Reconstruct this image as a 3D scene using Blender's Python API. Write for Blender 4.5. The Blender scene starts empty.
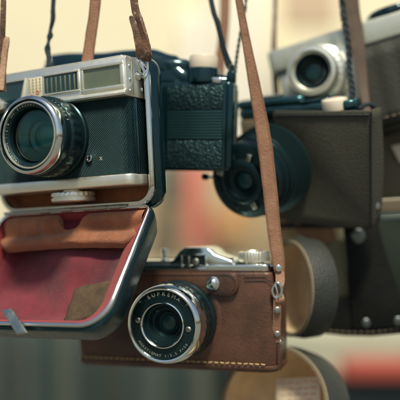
import bpy, bmesh, math, random
from mathutils import Vector, Matrix, Euler
random.seed(7)
S = bpy.context.scene
C = S.collection
R = math.radians
D = 8.0
CAM = Vector((0, -D, 0))
S.unit_settings.system = 'METRIC'

def P(px, py, y=0.0):
    s = (D + y) / D / 100
    return Vector(((px - 200) * s, y, (200 - py) * s))

# ------------------------------------------------------------ materials
def mat(name, col, rough=.5, metal=0, bump=None, var=None, coat=0, sheen=0, spec=.5, rvar=0, grain2=None, wear=None, stint=None):
    """bump=(kind, scale, strength); var=(scale, darker colour, amount); wear=(scale, colour, threshold)"""
    m = bpy.data.materials.new(name); m.use_nodes = True
    n = m.node_tree.nodes; l = m.node_tree.links
    b = n['Principled BSDF']
    b.inputs['Roughness'].default_value = rough
    b.inputs['Metallic'].default_value = metal
    b.inputs['Coat Weight'].default_value = coat
    b.inputs['Coat Roughness'].default_value = .08
    if stint: b.inputs['Specular Tint'].default_value = (*stint, 1); b.inputs['Coat Tint'].default_value = (*stint, 1)
    b.inputs['Specular IOR Level'].default_value = spec
    if sheen:
        b.inputs['Sheen Weight'].default_value = sheen
        b.inputs['Sheen Roughness'].default_value = .4
    tc = n.new('ShaderNodeTexCoord')
    base = None
    rgb = n.new('ShaderNodeRGB'); rgb.outputs[0].default_value = (*col, 1); cur = rgb.outputs[0]
    if var:
        sc, c2, am = var
        no = n.new('ShaderNodeTexNoise'); no.inputs['Scale'].default_value = sc
        no.inputs['Detail'].default_value = 6; no.inputs['Roughness'].default_value = .65
        l.new(tc.outputs['Object'], no.inputs['Vector'])
        mr = n.new('ShaderNodeMapRange'); mr.inputs['From Min'].default_value = .35; mr.inputs['From Max'].default_value = .68
        mr.inputs['To Max'].default_value = am
        l.new(no.outputs['Fac'], mr.inputs['Value'])
        mx = n.new('ShaderNodeMix'); mx.data_type = 'RGBA'
        l.new(mr.outputs[0], mx.inputs[0]); l.new(cur, mx.inputs[6]); mx.inputs[7].default_value = (*c2, 1)
        cur = mx.outputs[2]
    if wear:
        sc, c2, th = wear
        no = n.new('ShaderNodeTexNoise'); no.inputs['Scale'].default_value = sc
        no.inputs['Detail'].default_value = 10; no.inputs['Roughness'].default_value = .8
        l.new(tc.outputs['Object'], no.inputs['Vector'])
        mr = n.new('ShaderNodeMapRange'); mr.inputs['From Min'].default_value = th; mr.inputs['From Max'].default_value = th + .06
        l.new(no.outputs['Fac'], mr.inputs['Value'])
        mx = n.new('ShaderNodeMix'); mx.data_type = 'RGBA'
        l.new(mr.outputs[0], mx.inputs[0]); l.new(cur, mx.inputs[6]); mx.inputs[7].default_value = (*c2, 1)
        cur = mx.outputs[2]
    l.new(cur, b.inputs['Base Color'])
    if rvar:
        no = n.new('ShaderNodeTexNoise'); no.inputs['Scale'].default_value = 9
        no.inputs['Detail'].default_value = 8; no.inputs['Roughness'].default_value = .7
        l.new(tc.outputs['Object'], no.inputs['Vector'])
        mr = n.new('ShaderNodeMapRange'); mr.inputs['From Min'].default_value = .3; mr.inputs['From Max'].default_value = .7
        mr.inputs['To Min'].default_value = max(.03, rough - rvar); mr.inputs['To Max'].default_value = rough + rvar
        l.new(no.outputs['Fac'], mr.inputs['Value']); l.new(mr.outputs[0], b.inputs['Roughness'])
    prev = None
    for bp in (bump, grain2):
        if not bp: continue
        kind, sc, st = bp
        bn = n.new('ShaderNodeBump'); bn.inputs['Strength'].default_value = st; bn.inputs['Distance'].default_value = .02
        if kind == 'noise':
            t = n.new('ShaderNodeTexNoise'); t.inputs['Scale'].default_value = sc; t.inputs['Detail'].default_value = 5; o = t.outputs['Fac']
            l.new(tc.outputs['Object'], t.inputs['Vector'])
        elif kind == 'vor':
            t = n.new('ShaderNodeTexVoronoi'); t.inputs['Scale'].default_value = sc; t.feature = 'SMOOTH_F1'
            nz = n.new('ShaderNodeTexNoise'); nz.inputs['Scale'].default_value = sc * .5
            l.new(tc.outputs['Object'], nz.inputs['Vector'])
            va = n.new('ShaderNodeVectorMath'); va.operation = 'MULTIPLY_ADD'
            va.inputs[1].default_value = (1.5 / sc,) * 3
            l.new(nz.outputs['Color'], va.inputs[0]); l.new(tc.outputs['Object'], va.inputs[2])
            l.new(va.outputs[0], t.inputs['Vector']); o = t.outputs['Distance']
        elif kind == 'weave':
            os_ = []
            sp_ = n.new('ShaderNodeSeparateXYZ'); l.new(tc.outputs['Object'], sp_.inputs[0])
            ad_ = n.new('ShaderNodeMath'); l.new(sp_.outputs[0], ad_.inputs[0]); l.new(sp_.outputs[1], ad_.inputs[1])
            cb_ = n.new('ShaderNodeCombineXYZ'); l.new(ad_.outputs[0], cb_.inputs[0]); l.new(sp_.outputs[2], cb_.inputs[2])
            for ang in (R(52), R(-38)):
                mp = n.new('ShaderNodeMapping'); mp.inputs['Rotation'].default_value = (0, ang, 0)
                l.new(cb_.outputs[0], mp.inputs['Vector'])
                t = n.new('ShaderNodeTexWave'); t.inputs['Scale'].default_value = sc if ang > 0 else sc * .5; t.bands_direction = 'X'
                t.inputs['Distortion'].default_value = .15
                l.new(mp.outputs[0], t.inputs['Vector']); os_.append(t.outputs['Fac'])
            ma = n.new('ShaderNodeMath'); ma.operation = 'MULTIPLY_ADD'; ma.inputs[1].default_value = .5
            l.new(os_[1], ma.inputs[0]); l.new(os_[0], ma.inputs[2]); o = ma.outputs[0]
        elif kind == 'brush':
            mp = n.new('ShaderNodeMapping'); mp.inputs['Scale'].default_value = (.06, 1, 1)
            l.new(tc.outputs['Object'], mp.inputs['Vector'])
            t = n.new('ShaderNodeTexNoise'); t.inputs['Scale'].default_value = sc; t.inputs['Detail'].default_value = 3; o = t.outputs['Fac']
            l.new(mp.outputs[0], t.inputs['Vector'])
        l.new(o, bn.inputs['Height'])
        if prev: l.new(prev.outputs[0], bn.inputs['Normal'])
        prev = bn
    if prev: l.new(prev.outputs[0], b.inputs['Normal'])
    return m

M = {}
TL = (.45, .85, .88)
M['satin'] = mat('satin_chrome', (.94, .93, .79), .33, .86, ('noise', 120, .08), rvar=.08, wear=(6, (.42, .40, .33), .68))
M['chrome'] = mat('polished_chrome', (.76, .82, .79), .10, 1, ('noise', 8, .05), rvar=.08)
M['creammetal'] = mat('tarnished_plating', (.46, .48, .40), .42, .7, ('noise', 30, .1), rvar=.1)
M['tealmetal'] = mat('blue_black_metal', (.05, .13, .15), .22, .8, ('noise', 5, .1), rvar=.1)
M['ribmetal'] = mat('ribbed_black', (.010, .024, .027), .3, 0, spec=.7, stint=TL)
M['rivetdark'] = mat('dark_rivet', (.16, .19, .18), .4, 1)
M['greycase'] = mat('dark_grey_leather', (.040, .042, .034), .6, 0, ('vor', 45, .3), spec=.3)
M['dullmetal'] = mat('dull_metal', (.42, .45, .40), .38, 1, ('noise', 30, .15), rvar=.12)
M['leatherette'] = mat('leatherette', (.007, .022, .027), .42, 0, ('weave', 23, .7), var=(2.5, (.003, .010, .013), .9), grain2=('noise', 6, .25), rvar=.1, wear=(12, (.035, .06, .06), .68), stint=TL)
M['blacklens'] = mat('black_anodised', (.005, .013, .016), .3, 0, ('noise', 60, .05), rvar=.1, wear=(9, (.10, .11, .10), .71), stint=TL)
M['blackgloss'] = mat('black_lacquer', (.004, .015, .020), .14, 0, ('noise', 7, .05), rvar=.08, coat=.6, stint=TL)
M['blackgrain'] = mat('black_grained_covering', (.006, .016, .019), .40, 0, ('vor', 52, .75), stint=TL, rvar=.08, grain2=('noise', 8, .3))
M['blackrib'] = mat('black_ribbed_covering', (.012, .036, .040), .34, 0, ('noise', 60, .1), stint=TL)
M['pupil'] = mat('lens_interior', (.004, .045, .045), .3)
M['teal'] = mat('painted_sky_reflection', (.006, .20, .185), .3, 0, coat=.6, spec=.4, stint=TL)  # lens coating tint, with the sky's reflection painted into the teal base colour
M['deep'] = mat('deep_dark', (.004, .010, .012), .35)
M['brown'] = mat('brown_leather', (.120, .056, .034), .40, 0, ('vor', 60, .2), var=(1.6, (.040, .021, .016), 1.0), grain2=('noise', 9, .25), rvar=.08, wear=(9, (.19, .10, .065), .64))
M['brownstrap'] = mat('tan_brown_leather', (.30, .16, .09), .55, 0, ('noise', 45, .35), var=(6, (.20, .09, .05), .9), grain2=('noise', 160, .2), wear=(11, (.13, .06, .04), .64))
M['crease'] = mat('crease_dark', (.17, .08, .05), .7)
M['twist'] = mat('worn_leather', (.22, .115, .065), .5, 0, ('noise', 50, .5), var=(9, (.04, .03, .025), .9), wear=(14, (.50, .38, .26), .56))
M['palestrap'] = mat('pale_worn_leather', (.58, .40, .27), .7, 0, ('noise', 40, .4), var=(8, (.40, .20, .12), .9), wear=(10, (.75, .62, .45), .58))
M['shellblack'] = mat('black_polished_leather', (.005, .016, .021), .32, 0, ('vor', 55, .12), rvar=.08, stint=TL, spec=.6)
M['suede'] = mat('orange_suede', (.44, .165, .07), .9, 0, ('noise', 130, .6), var=(4, (.20, .07, .035), .8), sheen=.3, grain2=('vor', 90, .3))
M['velvet'] = mat('red_velvet', (.23, .024, .040), .95, 0, ('noise', 150, .8), var=(1.9, (.085, .010, .020), 1.0), sheen=.15, wear=(75, (.40, .14, .14), .60))
M['velvet2'] = mat('red_velvet_wall', (.33, .040, .044), .95, 0, ('noise', 150, .5), var=(5, (.27, .03, .036), .8), sheen=.1)
M['maroon'] = mat('maroon_cloth', (.13, .012, .028), .9, 0, ('noise', 90, .4))
M['khaki'] = mat('khaki_felt', (.10, .066, .036), .9, 0, ('noise', 90, .7), var=(8, (.05, .035, .02), .9))
M['darkleather'] = mat('dark_leather', (.022, .026, .021), .58, 0, ('vor', 60, .35), var=(5, (.03, .04, .04), .6))
M['greyleather'] = mat('grey_brown_leather', (.060, .057, .041), .7, 0, ('vor', 70, .45), var=(3, (.05, .055, .042), .9), spec=.3, grain2=('noise', 100, .3))
M['seam'] = mat('seam_thread', (.012, .018, .018), .6)
M['thread'] = mat('yellow_thread', (.58, .42, .20), .8)
M['palethread'] = mat('faded_thread', (.22, .19, .13), .8)
M['white'] = mat('cream_plastic', (.78, .70, .56), .35, 0, ('noise', 20, .05), var=(6, (.62, .54, .42), .6))
M['creampaint'] = mat('cream_enamel', (.72, .68, .50), .4)
M['winglass'] = mat('window_glass', (.16, .19, .13), .12, 0, coat=.4, var=(2, (.11, .14, .10), .8))
def glassmat(name, tint, amount=1.0):
    m = bpy.data.materials.new(name); m.use_nodes = True
    n = m.node_tree.nodes; l = m.node_tree.links; n.remove(n['Principled BSDF'])
    t = n.new('ShaderNodeBsdfTransparent'); t.inputs[0].default_value = (*tint, 1)
    g = n.new('ShaderNodeBsdfGlossy'); g.inputs['Roughness'].default_value = .03; g.inputs[0].default_value = (.8, 1, .95, 1)
    f = n.new('ShaderNodeFresnel'); f.inputs[0].default_value = 1.6
    mx = n.new('ShaderNodeMixShader'); l.new(f.outputs[0], mx.inputs[0]); l.new(t.outputs[0], mx.inputs[1]); l.new(g.outputs[0], mx.inputs[2])
    l.new(mx.outputs[0], n['Material Output'].inputs[0]); return m
M['glass'] = glassmat('clear_lens_glass', (.75, .95, .92))
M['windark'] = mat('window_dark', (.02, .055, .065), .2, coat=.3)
M['silver'] = mat('silver_paint', (.66, .70, .60), .38, .6, ('noise', 25, .08), var=(4, (.5, .5, .42), .6))
M['silverlens'] = mat('silver_lens_metal', (.74, .76, .66), .3, .75, ('noise', 40, .05))
M['tan'] = mat('tan_lining', (.78, .61, .38), .85, 0, ('noise', 30, .5), var=(3.5, (.56, .42, .25), .95), wear=(12, (.30, .20, .12), .66))
M['tanedge'] = mat('cut_leather_edge', (.20, .165, .11), .8, 0, ('noise', 60, .5))
M['label'] = mat('paper', (.82, .72, .56), .85, 0, ('noise', 20, .2), var=(5, (.70, .60, .45), .8))
M['redink'] = mat('red_ink', (.52, .10, .07), .8)
M['greybrown'] = mat('dark_brown_leather', (.11, .075, .05), .6, 0, ('noise', 60, .4), var=(6, (.06, .045, .035), .8))
M['palelining'] = mat('grey_green_lining', (.25, .24, .15), .85, 0, ('noise', 20, .4))
M['olive'] = mat('olive_leather', (.13, .115, .07), .6, 0, ('vor', 45, .3), var=(3, (.09, .08, .05), .8))
M['blackstrap'] = mat('black_leather', (.005, .007, .007), .6, 0, ('vor', 50, .3), spec=.15, var=(5, (.010, .011, .009), .8))
M['darkgreen'] = mat('dark_green_leather', (.020, .030, .022), .7, 0, ('vor', 50, .3), spec=.2)
M['cord'] = mat('blue_black_cord', (.005, .020, .028), .6, 0, ('noise', 60, .5))
M['speck'] = mat('flecked_cord', (.05, .07, .07), .7, 0, ('noise', 60, .5), wear=(22, (.55, .50, .38), .55))
M['engrave'] = mat('engraving_cream', (.62, .60, .50), .6)
M['engrave2'] = mat('worn_engraving', (.26, .27, .23), .6)
M['scale'] = mat('engraving_gold', (.42, .33, .14), .6)
M['redmark'] = mat('engraving_red', (.55, .10, .05), .6)
M['darkmark'] = mat('engraving_dark', (.03, .05, .06), .6)

# ------------------------------------------------------------ mesh helpers
def finish(bm, sharp=38):
    bmesh.ops.recalc_face_normals(bm, faces=bm.faces)
    a = R(sharp)
    for f in bm.faces: f.smooth = True
    for e in bm.edges:
        if len(e.link_faces) == 2 and e.calc_face_angle(0) > a: e.smooth = False

def obj(name, bm, m, parent=None, sharp=38, fin=True):
    if fin: finish(bm, sharp)
    me = bpy.data.meshes.new(name); bm.to_mesh(me); bm.free()
    o = bpy.data.objects.new(name, me); C.objects.link(o)
    ms = m if isinstance(m, (list, tuple)) else [m]
    for q in ms: me.materials.append(M[q] if isinstance(q, str) else q)
    if parent is not None: o.parent = parent
    return o

def tag(o, label=None, cat=None, group=None, kind=None):
    if label: o['label'] = label
    if cat: o['category'] = cat
    if group: o['group'] = group
    if kind: o['kind'] = kind
    return o

def thing(name, label, cat, loc, rot=(0, 0, 0), group=None):
    o = bpy.data.objects.new(name, None); C.objects.link(o)
    o.empty_display_size = .1
    o.location = loc; o.rotation_euler = [R(a) for a in rot]
    return tag(o, label, cat, group)

class Fr:
    """frame of a thing, with pixel -> point of the plane local y = c"""
    def __init__(s, loc, rot):
        s.m = Matrix.Translation(loc) @ Euler([R(a) for a in rot]).to_matrix().to_4x4()
        s.i = s.m.inverted()
    def L(s, px, py, c=0.0):
        d = (P(px, py, 0) - CAM)
        o = s.i @ CAM; dd = s.i.to_3x3() @ d
        t = (c - o.y) / dd.y
        return o + dd * t
    def W(s, v): return s.m @ Vector(v)

def bevel_sharp(bm, w, seg=2, ang=40):
    if w <= 0: return
    es = [e for e in bm.edges if len(e.link_faces) == 2 and e.calc_face_angle(0) > R(ang)]
    bmesh.ops.bevel(bm, geom=es, offset=w, segments=seg, profile=.5, affect='EDGES', clamp_overlap=True)

def merge(bm, src, mtx=None):
    me = bpy.data.meshes.new('tmp'); src.to_mesh(me); src.free()
    if mtx is not None: me.transform(mtx)
    bm.from_mesh(me); bpy.data.meshes.remove(me)

def box(lo, hi, bev=.01, bm=None, mtx=None, seg=2):
    b = bmesh.new()
    bmesh.ops.create_cube(b, size=1)
    for v in b.verts:
        v.co = Vector([lo[i] + (v.co[i] + .5) * (hi[i] - lo[i]) for i in range(3)])
    bevel_sharp(b, bev, seg)
    if bm is None and mtx is None: return b
    if bm is None: bm = bmesh.new()
    merge(bm, b, mtx); return bm

def prism(pts, a0, a1, axis='y', bev=.01, bm=None, seg=2, ang=40):
    """pts: 2D outline; axis y: pts are (x,z); axis z: pts (x,y); axis x: pts (y,z)"""
    b = bmesh.new()
    def mk(p, a):
        if axis == 'y': return (p[0], a, p[1])
        if axis == 'z': return (p[0], p[1], a)
        return (a, p[0], p[1])
    v0 = [b.verts.new(mk(p, a0)) for p in pts]; v1 = [b.verts.new(mk(p, a1)) for p in pts]
    n = len(pts)
    b.faces.new(v0); b.faces.new(list(reversed(v1)))
    for i in range(n): b.faces.new((v0[i], v1[i], v1[(i + 1) % n], v0[(i + 1) % n]))
    bmesh.ops.recalc_face_normals(b, faces=b.faces)
    bevel_sharp(b, bev, seg, ang)
    if bm is None: return b
    merge(bm, b); return bm

def rrect(x0, x1, z0, z1, r, seg=6):
    """rounded rectangle outline; r one radius or [ll, lr, ur, ul]"""
    if not isinstance(r, (list, tuple)): r = [r] * 4
    out = []
    for (cx, cz, a, rr) in ((x0 + r[0], z0 + r[0], 180, r[0]), (x1 - r[1], z0 + r[1], 270, r[1]),
                            (x1 - r[2], z1 - r[2], 0, r[2]), (x0 + r[3], z1 - r[3], 90, r[3])):
        for k in range(seg + 1):
            t = R(a + 90 * k / seg); out.append((cx + rr * math.cos(t), cz + rr * math.sin(t)))
    return out

def lathe(prof, o=(0, 0, 0), d=(0, -1, 0), n=72, bm=None, knurl=None, caps=True):
    """prof: list of (radius, height along d). knurl=(i0,i1,depth): rows whose radius alternates"""
    b = bmesh.new(); d = Vector(d).normalized(); o = Vector(o)
    u = d.cross(Vector((0, 0, 1)))
    if u.length < .01: u = Vector((1, 0, 0))
    u.normalize(); w = d.cross(u)
    rings = []
    for i, (r, h) in enumerate(prof):
        if r < 1e-5:
            rings.append([b.verts.new(o + d * h)]); continue
        ring = []
        for k in range(n):
            t = 2 * math.pi * k / n; rr = r
            if knurl and knurl[0] <= i <= knurl[1] and (k // knurl[3]) % 2: rr -= knurl[2]
            ring.append(b.verts.new(o + d * h + (u * math.cos(t) + w * math.sin(t)) * rr))
        rings.append(ring)
    for a, c in zip(rings, rings[1:]):
        if len(a) == 1 and len(c) == 1: continue
        for k in range(n):
            k2 = (k + 1) % n
            if len(a) == 1: b.faces.new((a[0], c[k], c[k2]))
            elif len(c) == 1: b.faces.new((a[k], c[0], a[k2]))
            else: b.faces.new((a[k], c[k], c[k2], a[k2]))
    if caps:
        for rg in (rings[0], rings[-1]):
            if len(rg) > 1: b.faces.new(rg)
    if bm is None: return b
    merge(bm, b); return bm

def catmull(pts, sub=8, closed=False):
    n = len(pts); out = []
    L = len(pts[0])
    rng = n if closed else n - 1
    for i in range(rng):
        g = lambda j: pts[j % n] if closed else pts[max(0, min(n - 1, j))]
        p0, p1, p2, p3 = g(i - 1), g(i), g(i + 1), g(i + 2)
        for k in range(sub):
            t = k / sub
            out.append(tuple(.5 * ((2 * p1[c]) + (-p0[c] + p2[c]) * t + (2 * p0[c] - 5 * p1[c] + 4 * p2[c] - p3[c]) * t * t
                                   + (-p0[c] + 3 * p1[c] - 3 * p2[c] + p3[c]) * t ** 3) for c in range(L)))
    if not closed: out.append(tuple(pts[-1]))
    return out

def sweep(path, sect, closed=False, widthdir=None, bm=None, twist=None, scale=None):
    """sweep a 2D section (a,b) along 3D path; a along widthdir made perpendicular, b = tangent x a"""
    b = bmesh.new(); n = len(path); path = [Vector(p) for p in path]
    rings = []; prevA = None
    for i in range(n):
        if closed: t = path[(i + 1) % n] - path[i - 1]
        else: t = path[min(n - 1, i + 1)] - path[max(0, i - 1)]
        t.normalize()
        wd = widthdir[i] if isinstance(widthdir, list) else widthdir
        if wd is None:
            wd = prevA if prevA is not None else (Vector((0, 1, 0)) if abs(t.y) < .9 else Vector((1, 0, 0)))
        A = (Vector(wd) - t * t.dot(Vector(wd))).normalized(); prevA = A
        B = t.cross(A)
        if twist:
            q = Matrix.Rotation(twist[i], 3, t); A = q @ A; B = q @ B
        s = scale[i] if scale else (1, 1)
        rings.append([b.verts.new(path[i] + A * (a * s[0]) + B * (c * s[1])) for a, c in sect])
    m = len(sect)
    for i in range(n if closed else n - 1):
        a, c = rings[i], rings[(i + 1) % n]
        for k in range(m): b.faces.new((a[k], a[(k + 1) % m], c[(k + 1) % m], c[k]))
    if not closed:
        b.faces.new(rings[0]); b.faces.new(list(reversed(rings[-1])))
    if bm is None: return b
    merge(bm, b); return bm

def circ(r, n=10, r2=None): return [(r * math.cos(2 * math.pi * k / n), (r2 or r) * math.sin(2 * math.pi * k / n)) for k in range(n)]
def tube(path, r, closed=False, bm=None, n=10): return sweep(path, circ(r, n), closed, None, bm)

def glyph_bm(ch, size):
    cu = bpy.data.curves.new('g', 'FONT'); cu.body = ch; cu.size = size; cu.extrude = size * .03
    cu.align_x = 'CENTER'; cu.resolution_u = 3
    o = bpy.data.objects.new('g', cu); C.objects.link(o)
    dg = bpy.context.evaluated_depsgraph_get(); dg.update()
    me = bpy.data.meshes.new_from_object(o.evaluated_get(dg))
    b = bmesh.new(); b.from_mesh(me)
    bpy.data.meshes.remove(me); bpy.data.objects.remove(o); bpy.data.curves.remove(cu)
    return b

def arc_text(s, r, size, mid, step, y, cx=0, cz=0, bm=None, flip=False):
    """text round a ring lying in the plane local y; mid = angle (deg, 90 = top) of its middle, step deg per char"""
    bm = bm or bmesh.new()
    for i, ch in enumerate(s):
        if ch == ' ': continue
        k = i - (len(s) - 1) / 2
        a = mid - k * step if not flip else mid + k * step
        t = R(a)
        rot = R(a - 90) if not flip else R(a + 90)
        rr = r - size * .35 if not flip else r + size * .35
        mt = Matrix.Translation((cx, y, cz)) @ Matrix.Rotation(R(90), 4, 'X') @ Matrix.Translation((rr * math.cos(t), rr * math.sin(t), 0)) @ Matrix.Rotation(rot, 4, 'Z')
        merge(bm, glyph_bm(ch, size), mt)
    return bm

def flat_text(s, size, x, z, y, bm=None):
    bm = bm or bmesh.new()
    for line_i, ln in enumerate([s]):
        merge(bm, glyph_bm(ln, size), Matrix.Translation((x, y, z)) @ Matrix.Rotation(R(90), 4, 'X'))
    return bm

def rect_bars(x0, x1, z0, z1, t, y0, y1, bev=.006):
    """open rectangular frame, bars butted"""
    bm = bmesh.new()
    box((x0, y0, z0), (x1, y1, z0 + t), bev, bm); box((x0, y0, z1 - t), (x1, y1, z1), bev, bm)
    box((x0, y0, z0 + t), (x0 + t, y1, z1 - t), bev, bm); box((x1 - t, y0, z0 + t), (x1, y1, z1 - t), bev, bm)
    return bm

def strap(name, label, pts, m, cat='strap', group=None, th=.03, jit=.0, sub=10, twist0=0):
    """pts: (px, py, y, width_px, twist_deg)"""
    q = catmull([tuple(p) for p in pts], sub)
    path = [P(a[0], a[1], a[2]) for a in q]
    o0 = path[-1].copy()
    rnd = random.Random(len(q) + int(pts[0][0]))
    j = 0; sc = []
    for a in q:
        j = j * .6 + rnd.uniform(-1, 1) * .4
        sc.append((a[3] / 100 * (D + a[2]) / D * (1 + jit * j), 1))
    sect = [(-.5, -th / 2 * .5), (-.47, -th / 2), (.47, -th / 2), (.5, -th / 2 * .5), (.5, th / 2 * .5), (.47, th / 2), (0, th / 2 * 1.15), (-.47, th / 2), (-.5, th / 2 * .5)]
    b = sweep([p - o0 for p in path], sect, False, Vector((1, 0, 0)), None, [R(a[4]) for a in q], sc)
    o = obj(name, b, m); o.location = o0
    if name == 'neck_strap' and pts[-1][3] >= 7 and cat == 'strap':
        for sd in (-1, 1):
            pp = []
            for i in range(len(path)):
                t = (path[min(len(path) - 1, i + 1)] - path[max(0, i - 1)]).normalized()
                A = (Vector((1, 0, 0)) - t * t.x).normalized(); B = t.cross(A); Q = Matrix.Rotation(R(q[i][4]), 3, t)
                A = Q @ A; B = Q @ B
                if B.y > 0: B = -B
                pp.append(path[i] - o0 + A * (sd * .40 * sc[i][0]) + B * (th * .52))
            obj('crease_line', tube(pp, .0032, False, None, 6), 'crease', o)
    return tag(o, label, cat, group or ('camera straps hanging in the row' if name == 'neck_strap' else None))

def twisted_cord(name, label, pts, m, r=.012, turns=1.0, group=None, sub=14, cat='cord', ropes=2):
    q = catmull([tuple(p) for p in pts], sub); path = [P(a[0], a[1], a[2]) for a in q]
    o0 = path[-1].copy(); bm = bmesh.new()
    for s in range(ropes):
        pp = []
        for i, p in enumerate(path):
            t = turns * i / 4 * math.pi + s * 2 * math.pi / ropes
            pp.append(p - o0 + Vector((math.cos(t), math.sin(t), 0)) * r * .8)
        tube(pp, r, False, bm, 8)
    o = obj(name, bm, m); o.location = o0
    return tag(o, label, cat, group)

def rivet(name, parent, c, r, m='dullmetal', d=(0, -1, 0), h=None):
    h = h or r * .32
    return obj(name, lathe([(r * 1.05, 0), (r, h * .35), (r * .8, h * .75), (r * .45, h), (0, h * 1.06)], c, d, 24, caps=False), m, parent)

def dashes(path, ln, gap, r, zig=0, bm=None):
    """stitches laid along a local 3D path"""
    bm = bm or bmesh.new()
    path = [Vector(p) for p in path]; seg = 0; acc = []
    tot = [0]
    for a, c in zip(path, path[1:]): tot.append(tot[-1] + (c - a).length)
    def at(s):
        for i in range(len(path) - 1):
            if s <= tot[i + 1]:
                f = (s - tot[i]) / max(1e-6, tot[i + 1] - tot[i]); return path[i].lerp(path[i + 1], f)
        return path[-1]
    s = 0; k = 0
    while s + ln < tot[-1]:
        a, c = at(s), at(s + ln)
        z = Vector((0, 0, zig * random.uniform(-1, 1)))
        tube([a - z, (a + c) / 2 + Vector((0, -r * .5, 0)), c + z], r, False, bm, 6)
        s += ln + gap * random.uniform(.8, 1.2); k += 1
    return bm

def disc_lens_glass(c, r, sag, d=(0, -1, 0)):
    pr = [(r * math.cos(R(a)), sag * math.sin(R(a))) for a in range(0, 90, 9)] + [(0, sag)]
    return lathe(pr, c, d, 48, caps=False)

# ============================================================ 1. rangefinder camera with its open case (left front)
loc1 = P(131, 184.5, -.45); rot1 = (0, -3.2, -28)
F1 = Fr(loc1, rot1)
cam1 = thing('rangefinder_camera', 'silver and black camera with large round lens, sitting in the open red-lined case', 'camera', loc1, rot1)
CLX = F1.L(4, 200, .28).x; XL = CLX + .04; DP = .40
plan = [(XL, 0), (-.07, 0), (-.03, .012), (-.008, .035), (0, .07), (0, DP - .06), (-.03, DP), (XL, DP)]
obj('body', prism(plan, .11, .84, 'z', .0), 'leatherette', cam1)
pl2 = [(x + (.012 if x > -1 else -.012), y + (-.014 if y < .1 else .012)) for x, y in plan]
obj('bottom_plate', prism(pl2, 0, .108, 'z', .018, seg=3, ang=60), 'satin', cam1)
# ridge line of the leather edge at the turned end
obj('end_strip', prism([(-.012, .10), (.012, .10), (.012, .17), (-.012, .17)], .112, .835, 'z', .004), 'blackgloss', cam1)
# top housing, a moulding extruded along x
prof = [(-.02, .842), (-.052, .852), (-.060, .868), (-.055, .885), (-.026, .905), (-.020, .93), (-.020, 1.20), (-.008, 1.22), (DP + .01, 1.225), (DP + .01, .842)]
b = prism(prof, XL, .015, 'x', .006, ang=60)
th_ = obj('top_housing', b, 'satin', cam1)
b = prism([(XL + .02, 0.01), (-.05, .01), (-.02, .06), (-.02, DP - .04), (XL + .02, DP - .04)], 1.225, 1.242, 'z', .006)
obj('top_cover', b, 'satin', cam1)
yf = -.02
def rect1(px0, py0, px1, py1, c=yf):
    a = F1.L(px0, py0, c); d = F1.L(px1, py1, c); return min(a.x, d.x), max(a.x, d.x), min(a.z, d.z), max(a.z, d.z)
# finder windows
ZT, ZB = 1.125, .885
def fx(px): return F1.L(px, 88, yf).x
def window(x0, x1, z0, z1, name, mpane, t=.028, proud=.022):
    fr = obj(name, rect_bars(x0, x1, z0, z1, t, yf - proud, yf + .004, .007), 'satin', cam1)
    obj('pane', box((x0 + t - .001, yf - .006, z0 + t - .001), (x1 - t + .001, yf + .002, z1 - t + .001), 0), mpane, fr)
    return fr
window(fx(82), fx(124.5), .918, 1.175, 'viewfinder_window', 'winglass', .034)
x0, x1 = fx(43.5), fx(80)
w2 = window(x0, x1, .948, 1.16, 'frosted_window', 'windark', .020, .016)
bm = bmesh.new(); nb = 7
for k in range(nb):
    xx = x0 + .028 + (x1 - x0 - .056) * (k + .5) / nb
    box((xx - .010, yf - .014, .970), (xx + .010, yf - .006, 1.123), .004, bm)
obj('rib', bm, 'winglass', w2)
# distance plate with tiny marks
x0, x1 = fx(28.5), fx(42)
pl = obj('scale_plate', box((x0, yf - .004, .935), (x1, yf + .002, 1.15), .003), 'creampaint', cam1)
bm = bmesh.new(); rr = random.Random(3)
for r_ in range(5):
    for c_ in range(4):
        xx = x0 + .018 + c_ * (x1 - x0 - .036) / 3; zz = 1.13 - r_ * .03
        box((xx - .009, yf - .007, zz - .009), (xx + .006, yf - .0045, zz + .008), 0, bm)
obj('marking', bm, 'scale', pl)
bm = bmesh.new()
for (qx, qz) in ((.68, .985), (.25, .952)):
    c = Vector((x0 + qx * (x1 - x0), 0, qz + .01))
    tube([(c.x + .017 * math.cos(t), yf - .006, c.z + .017 * math.sin(t)) for t in [k * math.pi / 6 for k in range(12)]], .004, True, bm, 6)
obj('red_marking', bm, 'redmark', pl)
# slanted window at the left and the hood over it
x0, x1 = fx(-6), fx(26)
a = [(x0, .905), (x0, 1.15), (x1, 1.15), (x1 - .05, .955), (x1 - .16, .905)]
fr = obj('rangefinder_window', prism(a, yf - .004, yf + .002, 'y', 0), 'windark', cam1)
bm = bmesh.new(); sweep([(p[0], yf - .006, p[1]) for p in a], [(-.012, -.012), (.012, -.012), (.012, .012), (-.012, .012)], True, Vector((0, 1, 0)), bm)
obj('frame', bm, 'satin', fr)
obj('self_timer', box((fx(6), yf - .05, .86), (fx(20), yf - .004, .95), .012), 'blackgloss', cam1)
bm = prism([(fx(-14), .82), (fx(-14), 1.02), (fx(0), 1.0), (fx(9), .93), (fx(9), .86)], yf - .10, yf - .008, 'y', .012)
obj('hood', bm, 'satin', cam1)
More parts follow.
